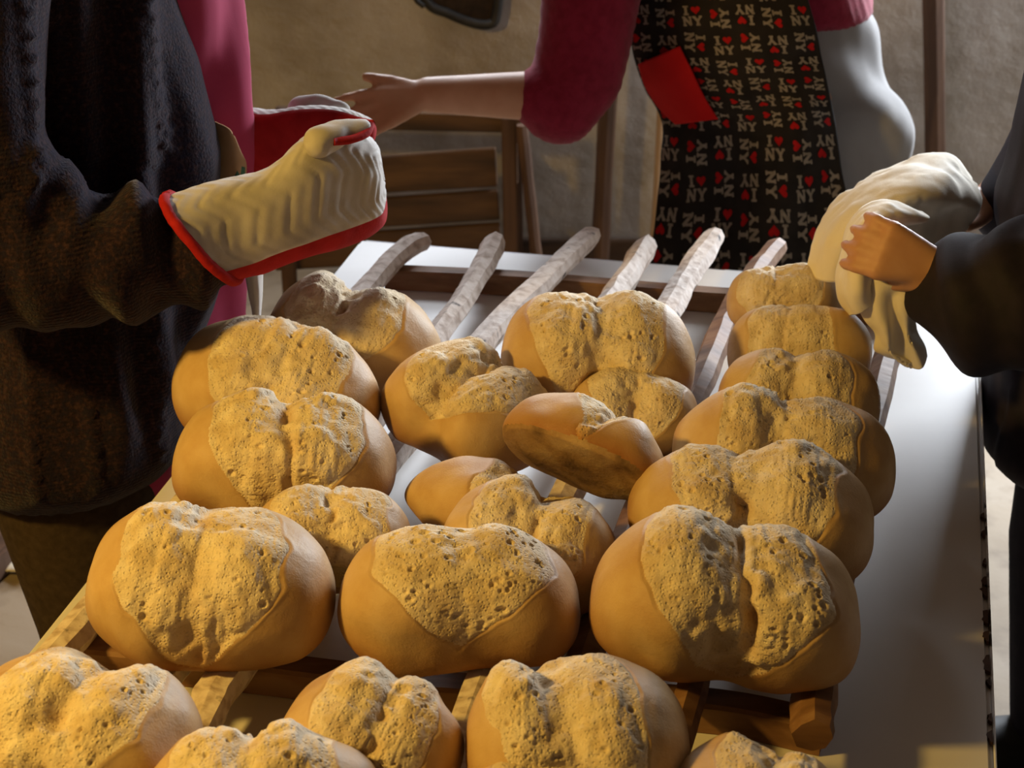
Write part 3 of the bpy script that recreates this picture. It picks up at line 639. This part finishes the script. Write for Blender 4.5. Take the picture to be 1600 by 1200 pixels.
# ---- oven mitts
def mitt(name, label, secs, tip_round, Yc, thick, red_fn, seed, quilt=.0020, nu=110, nv=96, axis_bulge=0):
    """secs: (top px, bottom px, depth, half thickness); a closed glove lofted from the cuff to the finger ends"""
    T = catmull(np.array([aty(*s[0], s[2]) for s in secs]), nu); B = catmull(np.array([aty(*s[1], s[2]) for s in secs]), nu); H = catmull(np.array([[s[3]]*3 for s in secs]), nu)[:, 0]
    C = (T+B)/2; A = (T-B)/2
    a = np.linspace(0, 2*np.pi, nv, endpoint=False)
    D = np.array([0, -1.0, .25]); D /= np.linalg.norm(D)
    s = np.linspace(0, 1, nu); clo = np.sqrt(np.clip(1-(np.clip(s-tip_round, 0, 1)/(1-tip_round))**2.6, 0.0004, 1))
    e = .8
    ca = np.sign(np.cos(a))*np.abs(np.cos(a))**e; sa = np.sign(np.sin(a))*np.abs(np.sin(a))**e
    G = C[:, None]+A[:, None]*(ca[None, :, None])*(0.35+.65*clo[:, None, None])+D[None, None]*(H*clo)[:, None, None]*sa[None, :, None]
    N = gnormals(G); cen = G-C[:, None]; N = np.where((N*cen).sum(-1, keepdims=True) < 0, -N, N)
    S, Aa = np.meshgrid(s, a, indexing='ij')
    # zigzag quilting
    arc = Aa/(2*np.pi)*7; zig = np.abs((arc % 1)-.5)*2; q = (S*8.5+zig*.62) % 1
    groove = np.exp(-((q-.5)/.11)**2)
    Gf = G.reshape(-1, 3)
    d = -quilt*groove+quilt*.7*np.sin(q*np.pi)+.004*fbm(Gf, 11, seed, 2).reshape(S.shape)+.0010*noise(Gf, 70, seed+3).reshape(S.shape)*sstep(.5, .9, S)
    red = red_fn(S, Aa)
    d = np.where(red, .002*noise(Gf, 30, seed).reshape(S.shape), d)
    return G+N*d[..., None], red, N
def mitt_object(label, secs, tip, Y, red_fn, seed, thumb, binding_mat='red', lining=False, palm='red'):
    G, red, N = mitt('oven_mitt', label, secs, tip, Y, .05, red_fn, seed)
    c = G[40].mean(0); root = empty('oven_mitt', G.reshape(-1, 3)[G.reshape(-1, 3)[:, 2].argmin()], label, 'oven mitt', 'pair of oven mitts')
    nu, nv = G.shape[:2]; Q = gridquads(nu, nv, 0, True, True); V = G.reshape(-1, 3); rf = red.ravel()[Q].mean(1) > .5
    n0 = np.cross(V[Q[50][1]]-V[Q[50][0]], V[Q[50][2]]-V[Q[50][0]])
    if n0@(V[Q[50][0]]-G[0].mean(0)) < 0: Q = Q[:, ::-1]
    for nm, sel, mt in (('quilted_back', ~rf, 'quilt'), ('palm_panel', rf, palm)):
        ids, inv = np.unique(Q[sel].ravel(), return_inverse=True)
        link(nm, fast_mesh(nm, V[ids], inv.reshape(-1, 4)), MT[mt], root)
    ring = np.concatenate([G[0], G[0][:2]]); link('cuff_binding', tubemesh('cuff_binding', ring, [.0065]*len(ring), 8), MT['red'], root)
    th = blob('thumb', [(tuple(p), r, tuple(p2), r2) for p, r, p2, r2 in thumb], .004, 3, lambda V_, N_: V_+N_*(.0025*fbm(V_, 40, 4, 2))[:, None])
    link('thumb', th, MT['quilt'], root)
    return root, G
# near mitt: white quilted back to the camera, red palm underneath
nearR = [((262, 312), (372, 436), 1.985, .066), ((330, 288), (420, 424), 2.02, .060), ((408, 264), (480, 402), 2.05, .056), ((478, 212), (532, 388), 2.08, .052), ((540, 203), (574, 372), 2.11, .046), ((584, 222), (600, 352), 2.13, .040), ((598, 245), (606, 330), 2.14, .03)]
def redpalm(S, A): return (A > 2.2) & (A < 4.3)
mR, GR = mitt_object('near oven mitt, white quilted back with red piping, over the rear left loaf', nearR, .80, 2.05, redpalm, 31,
    [(aty(498, 224, 2.05), .020, aty(530, 208, 2.07), .017), (aty(530, 208, 2.07), .017, aty(566, 200, 2.09), .013)])
pp = np.array([aty(x, y, Y) for x, y, Y in ((520, 221, 2.045), (548, 218, 2.06), (572, 208, 2.08), (580, 192, 2.10))]); link('thumb_piping', tubemesh('thumb_piping', catmull(pp, 16), [.0055]*16, 8), MT['red'], mR)
# far mitt: its red palm side faces the camera
farL = [((352, 160), (372, 300), 2.34, .050), ((420, 172), (430, 296), 2.34, .048), ((472, 164), (478, 276), 2.33, .046), ((530, 168), (530, 262), 2.31, .040), ((572, 182), (570, 236), 2.28, .032), ((588, 192), (584, 222), 2.26, .024)]
def redface(S, A): return (A > .45) & (A < 3.6)
mL, GL = mitt_object('far oven mitt turned so its red palm shows behind the near mitt', farL, .84, 2.3, redface, 37,
    [(aty(470, 172, 2.36), .018, aty(500, 166, 2.36), .016), (aty(500, 166, 2.36), .016, aty(535, 172, 2.35), .012)])

# ---- behind the table: woman bending over, printed apron
JW = dict(pelvis=(.54, 3.27, .92), chest=(.30, 3.22, 1.26), neck=(.16, 3.20, 1.42), head=(.06, 3.18, 1.52), face=(-.94, -.1, -.33),
          shR=(.24, 3.38, 1.28), elR=(.38, 3.47, 1.05), wrR=(.42, 3.40, .84), shL=(.165, 3.06, 1.22), elL=(.105, 3.00, .915), wrL=aty(668, 148, 2.93),
          hipR=(.54, 3.36, .88), knR=(.53, 3.38, .48), anR=(.56, 3.38, .07), hipL=(.54, 3.18, .88), knL=(.53, 3.16, .48), anL=(.56, 3.17, .07))
wr = np.array(JW['wrL']); hd_dir = aty(585, 172, 2.88)-wr
HW_ = hand(wr, hd_dir, (0.1, -.75, .6), spread=.20, curl=.16, scale=.95, thumb_side=-1, thumb=(.9, .65, .0))
wom = figure('person', 'person bending behind the table in a crimson sweater and black lettered apron', (.55, 3.27, 0), JW, MT['skin'], .0055, [HW_])
def legs(V, N): return V+N*(.006*np.sin(V[:, 2]*42+V[:, 0]*26+2*noise(V, 6, 2))*sstep(.5, .7, V[:, 2])+.004*fbm(V, 9, 2, 2))[:, None]
link('trousers', blob('trousers', [((.52, 3.27, .97), (.14, .16, .11), (.535, 3.27, .80), (.195, .19, .12)), ((.54, 3.19, .80), (.20, .12, .12), (.575, 3.17, .5), (.17, .11, .08)), ((.575, 3.17, .5), (.17, .11, .08), (.56, 3.17, .10), .09),
    ((.545, 3.35, .80), (.19, .12, .12), (.55, 3.38, .5), (.14, .1, .08)), ((.55, 3.38, .5), (.14, .1, .08), (.56, 3.38, .1), .085)], .009, 5, legs), MT['greytrouser'], wom)
def rib(V, N): return V+N*(.0007*np.sin(V[:, 0]*420+V[:, 2]*160)+.006*fbm(V, 8, 7, 2))[:, None]
link('sweater', blob('sweater', [((.52, 3.27, 1.01), (.145, .165, .05), (.49, 3.26, 1.08), (.145, .165, .08)), ((.50, 3.26, 1.08), (.15, .165, .08), (.30, 3.22, 1.27), (.125, .19, .13)), ((.30, 3.22, 1.27), (.12, .18, .12), (.2, 3.2, 1.36), .09),
    ((.165, 3.06, 1.24), .090, (.112, 3.00, .96), .078), ((.112, 3.00, .955), .078, (.085, 2.985, .905), .072), ((.085, 2.985, .905), .070, (.055, 2.975, .920), .058), ((.24, 3.38, 1.28), .08, (.38, 3.47, 1.05), .065)], .008, 4, rib), MT['sweater'], wom)
for s_ in (3.17, 3.38):
    link('shoe', blob('shoe', [((.61, s_, .055), (.06, .055, .055), (.40, s_, .045), (.065, .055, .045))], .008, 2), MT['black'], wom)
rowsA = [(-70, 985, 1240), (0, 984, 1262), (80, 990, 1282), (140, 1008, 1296), (195, 1034, 1308), (300, 1028, 1322), (420, 1016, 1334), (540, 1010, 1345)]
def aprY(u, y): return 3.10-.125*math.sin(math.pi*min(1, u*1.0)*.62+.0)-.02*math.sin(math.pi*u)
ctrl = [[aty(l+(r-l)*u, y, aprY(u, y)+.012*math.sin(u*11+y*.013)*(1 if y > 190 else .4)) for u in (0, .2, .4, .6, .8, 1)] for y, l, r in rowsA]
GA = surf(ctrl, 120, 90)
GA += gnormals(GA)*(.006*fbm(GA.reshape(-1, 3), 12, 8, 2)).reshape(120, 90, 1)
wa = link('printed_apron', sheetmesh('printed_apron', GA, .004), MT['apronblack'], wom)
NA = gnormals(GA)
if NA[60, 45, 1] > 0: NA = -NA
wid = np.linalg.norm(np.diff(GA[70], axis=0), axis=1).sum(); hei = np.linalg.norm(np.diff(GA[:, 45], axis=0), axis=1).sum()
def onapron(xm, ym, off):
    u = np.clip(xm/wid, 0, 1)*(89-1e-6); v = np.clip(ym/hei, 0, 1)*(119-1e-6)
    i, j = int(v), int(u); i = min(i, 118); j = min(j, 88); fv, fu = v-i, u-j
    f = lambda A: (A[i, j]*(1-fu)+A[i, j+1]*fu)*(1-fv)+(A[i+1, j]*(1-fu)+A[i+1, j+1]*fu)*fv
    return f(GA)+f(NA)*off
def stroke(x0, y0, x1, y1, w):
    dx, dy = x1-x0, y1-y0; L = math.hypot(dx, dy); nx, ny = -dy/L*w/2, dx/L*w/2
    return [(x0+nx, y0+ny), (x1+nx, y1+ny), (x1-nx, y1-ny), (x0-nx, y0-ny)]
sw, se = .13, .085
glyph = []                                        # unit cell -.5..0.5, y down:  I (heart) / N Y
glyph += [stroke(-.25, -.45, -.25, -.04, sw), stroke(-.38, -.43, -.12, -.43, se), stroke(-.38, -.06, -.12, -.06, se)]
glyph += [stroke(-.40, .06, -.40, .46, se*1.1), stroke(-.10, .06, -.10, .46, se*1.1), stroke(-.41, .06, -.09, .46, sw), stroke(-.48, .075, -.34, .075, se), stroke(-.48, .45, -.32, .45, se), stroke(-.18, .075, -.02, .075, se)]
glyph += [stroke(.10, .07, .25, .27, sw), stroke(.41, .07, .25, .27, se*1.2), stroke(.25, .25, .25, .46, sw), stroke(.03, .075, .19, .075, se), stroke(.33, .075, .48, .075, se), stroke(.15, .45, .35, .45, se)]
heart = []
for k in range(20):
    t = k/20*2*math.pi; heart.append((.22+.0145*16*math.sin(t)**3*.95, -.25-.0135*(13*math.cos(t)-5*math.cos(2*t)-2*math.cos(3*t)-math.cos(4*t))))
rng = random.Random(8); VP, FP, VH, FH = [], [], [], []
cell = .0535; ms = .041
for r in range(int(hei/cell)):
    for q in range(int(wid/cell)+1):
        cx = (q+.5)*cell-.004; cy = (r+.5)*cell+.006*(q % 2)
        if cx > wid-.012: continue
        ca = ((r*1+q*3) % 4)*math.pi/2+rng.uniform(-.06, .06)
        def put(poly, V, Fc, off):
            b = len(V)
            for x, y in poly:
                X, Y = cx+ms*(x*math.cos(ca)-y*math.sin(ca)), cy+ms*(x*math.sin(ca)+y*math.cos(ca)); V.append(onapron(X, Y, off))
            Fc.append(tuple(range(b, len(V))))
        VP, FP, VH, FH = [], [], [], []
        for i, g in enumerate(glyph): put(g, VP, FP, .0034+.00004*i)
        put(heart, VH, FH, .0034)
        link('printed_letters', mesh('printed_letters', VP, FP), MT['print'], wa, False)
        link('printed_heart', mesh('printed_heart', VH, FH), MT['heart'], wa, False)
def near_apron(px, py, off):
    q = proj(GA.reshape(-1, 3)); k = ((q-[px, py])**2).sum(1).argmin(); return aty(px, py, GA.reshape(-1, 3)[k][1]-off)
Lp = [(998, 100), (1009, 135), (1030, 168), (1056, 194)]; Rp = [(1062, 72), (1082, 112), (1100, 150), (1122, 186)]
link('pocket', sheetmesh('pocket', surf([[near_apron(l[0]+(r[0]-l[0])*u, l[1]+(r[1]-l[1])*u, .014+.012*math.sin(math.pi*u)) for u in (0, .33, .66, 1)] for l, r in zip(Lp, Rp)], 30, 24), .004), MT['pocket'], wa)

# ---- right: man in the dark jacket with the towel
JM = dict(pelvis=(.86, 2.22, .92), chest=(.84, 2.22, 1.28), neck=(.81, 2.22, 1.50), head=(.76, 2.22, 1.66), face=(-1, 0, 0),
          shL=(.84, 2.02, 1.42), elL=(.80, 1.95, 1.06), wrL=aty(1478, 425, 2.045), shR=(.84, 2.42, 1.42), elR=(.84, 2.48, 1.08), wrR=aty(1545, 322, 2.40),
          hipL=(.86, 2.12, .88), knL=(.85, 2.10, .48), anL=(.87, 2.12, .07), hipR=(.86, 2.32, .88), knR=(.85, 2.34, .48), anR=(.87, 2.32, .07))
wl = np.array(JM['wrL']); HL = hand(wl, aty(1385, 392, 2.045)-wl, (-.1, -.9, .3), spread=.14, curl=.62, scale=.92, thumb_side=1, thumb=(.7, .4, .6))
wr2 = np.array(JM['wrR']); HR = hand(wr2, aty(1450, 300, 2.34)-wr2, (0, -.3, .9), spread=.15, curl=.4, scale=1.0)
man = figure('person', 'person in a dark jacket reaching in from the right with both hands', (.86, 2.22, 0), JM, MT['skin'], .0048, [HL, HR])
def jk(V, N):
    ax = np.array(JM['elL']); dv = np.array(JM['wrL'])-ax; dv /= np.linalg.norm(dv); t = (V-ax)@dv
    d = .008*fbm(V, 8, 12, 2)+.005*np.sin(t*70+2.5*noise(V, 9, 2))*(np.abs(V[:, 1]-2.0) < .16)
    return V+N*d[:, None]
cu = aty(1492, 450, 2.055)
link('jacket', blob('jacket', [((.845, 2.24, 1.36), (.16, .2, .16), (.835, 2.24, 1.0), (.185, .21, .12)), ((.835, 2.24, 1.0), (.185, .21, .12), (.855, 2.24, .88), (.185, .21, .08)), ((.855, 2.24, .88), (.18, .21, .08), (.845, 2.22, .66), (.195, .225, .07)),
    ((.84, 2.03, 1.42), .095, (.80, 1.96, 1.05), .098), ((.80, 1.96, 1.05), .10, tuple(aty(1560, 475, 2.0)), .090), (tuple(aty(1560, 475, 2.0)), .090, tuple(cu), .066), ((.84, 2.42, 1.42), .085, (.84, 2.49, 1.08), .08), ((.84, 2.49, 1.08), .08, tuple(aty(1572, 322, 2.40)), .052)], .008, 4, jk), MT['jacket'], man)
link('trousers', blob('trousers', [((.86, 2.22, .86), (.16, .2, .1), (.85, 2.11, .6), (.12, .11, .08)), ((.85, 2.11, .6), (.12, .11, .08), (.85, 2.10, .42), .10), ((.85, 2.10, .42), .10, (.87, 2.12, .1), .085),
    ((.86, 2.3, .8), .12, (.85, 2.34, .42), .095), ((.85, 2.34, .42), .095, (.87, 2.32, .1), .08)], .01, 3), MT['navy'], man)
for s_ in (2.12, 2.32):
    link('shoe', blob('shoe', [((.92, s_, .055), (.06, .055, .055), (.71, s_, .045), (.065, .055, .045))], .008, 2), MT['black'], man)

# ---- the towel in the man's hands
def cloth(name, rows, label, nu=70, nv=70, amp=.006, seed=1, th=.004):
    G = surf([[aty(x, y, Y) for x, y, Y in r] for r in rows], nu, nv)
    n = fbm(G.reshape(-1, 3)*[1, 1, .6], 22, seed, 3).reshape(nu, nv, 1)
    return G+gnormals(G)*amp*n, th
tw = empty('white_towel', aty(1400, 430, 2.16)*[1, 1, 0]+[0, 0, float(aty(1440, 575, 2.05)[2])], 'cream cotton towel held in both hands around the lifted loaf', 'towel')
rowsF = [[(1262, 432, 2.24), (1300, 440, 2.20), (1350, 430, 2.20), (1420, 420, 2.22), (1480, 400, 2.26)],
         [(1272, 372, 2.27), (1310, 368, 2.20), (1370, 350, 2.18), (1440, 345, 2.22), (1512, 350, 2.30)],
         [(1296, 322, 2.32), (1345, 310, 2.24), (1400, 300, 2.20), (1470, 305, 2.22), (1530, 318, 2.32)],
         [(1350, 284, 2.38), (1385, 272, 2.33), (1430, 262, 2.30), (1480, 264, 2.30), (1524, 290, 2.36)],
         [(1400, 266, 2.46), (1420, 256, 2.44), (1452, 243, 2.42), (1490, 247, 2.42), (1512, 272, 2.44)],
         [(1420, 300, 2.52), (1440, 295, 2.52), (1460, 290, 2.52), (1485, 292, 2.52), (1500, 300, 2.50)]]
G, th = cloth('f', rowsF, '', 80, 80, .004, 3); link('far_fold', sheetmesh('far_fold', G, th), MT['towel'], tw)
rowsN = [[(1440, 332, 2.16), (1415, 322, 2.17), (1385, 316, 2.17), (1350, 328, 2.17), (1325, 352, 2.19)],
         [(1448, 345, 2.13), (1405, 334, 2.11), (1378, 334, 2.10), (1346, 352, 2.09), (1318, 390, 2.15)],
         [(1378, 360, 2.13), (1368, 380, 2.09), (1352, 392, 2.06), (1332, 405, 2.075), (1310, 425, 2.14)],
         [(1356, 440, 2.06), (1350, 446, 2.05), (1340, 450, 2.05), (1328, 455, 2.07), (1312, 460, 2.13)],
         [(1362, 470, 2.07), (1357, 476, 2.06), (1350, 482, 2.06), (1342, 488, 2.07), (1330, 490, 2.12)]]
G, th = cloth('n', rowsN, '', 70, 60, .004, 5); link('near_fold', sheetmesh('near_fold', G, th), MT['towel'], tw)
rowsH = [[(1350, 440, 2.07), (1372, 436, 2.055), (1395, 442, 2.05), (1420, 430, 2.055), (1436, 436, 2.08)],
         [(1342, 478, 2.08), (1370, 478, 2.055), (1395, 470, 2.06), (1418, 478, 2.05), (1428, 480, 2.08)],
         [(1366, 520, 2.08), (1385, 522, 2.055), (1402, 520, 2.065), (1420, 520, 2.055), (1432, 515, 2.08)],
         [(1368, 548, 2.09), (1390, 553, 2.06), (1412, 556, 2.07), (1432, 552, 2.06), (1446, 540, 2.08)],
         [(1400, 560, 2.09), (1415, 568, 2.07), (1430, 577, 2.07), (1442, 574, 2.065), (1450, 556, 2.08)]]
G, th = cloth('h', rowsH, '', 70, 60, .004, 9); link('hanging_corner', sheetmesh('hanging_corner', G, th), MT['towel'], tw)

# ------------------------------------------------------------------ warm hanging lamp, left of the camera
lp = empty('pendant_lamp', (LAMP_POS[0], LAMP_POS[1], LAMP_POS[2]-.06), 'warm pendant lamp with an enamel shade left of the camera', 'lamp')
pl = np.linspace(0, 1, 8)
link('cord', tubemesh('cord', np.array([[LAMP_POS[0], LAMP_POS[1], z] for z in np.linspace(LAMP_POS[2]+.16, ZC, 4)]), [.004]*4, 8), MT['black'], lp)
a = np.linspace(0, 2*np.pi, 33)[:-1]
G = np.array([[(LAMP_POS[0]+r*math.cos(t), LAMP_POS[1]+r*math.sin(t), LAMP_POS[2]+z) for t in np.append(a, a[0])] for r, z in ((.03, .17), (.05, .16), (.10, .13), (.15, .10))])
link('lamp_shade', sheetmesh('lamp_shade', G, .003), MT['shade'], lp)
ld = bpy.data.lights.new('lamp_bulb', 'POINT'); ld.energy = LAMP_POWER; ld.color = (1.0, .60, .12); ld.shadow_soft_size = .09
lo = bpy.data.objects.new('lamp_bulb', ld); COL.objects.link(lo); lo.parent = lp; lo.location = (0, 0, .06)
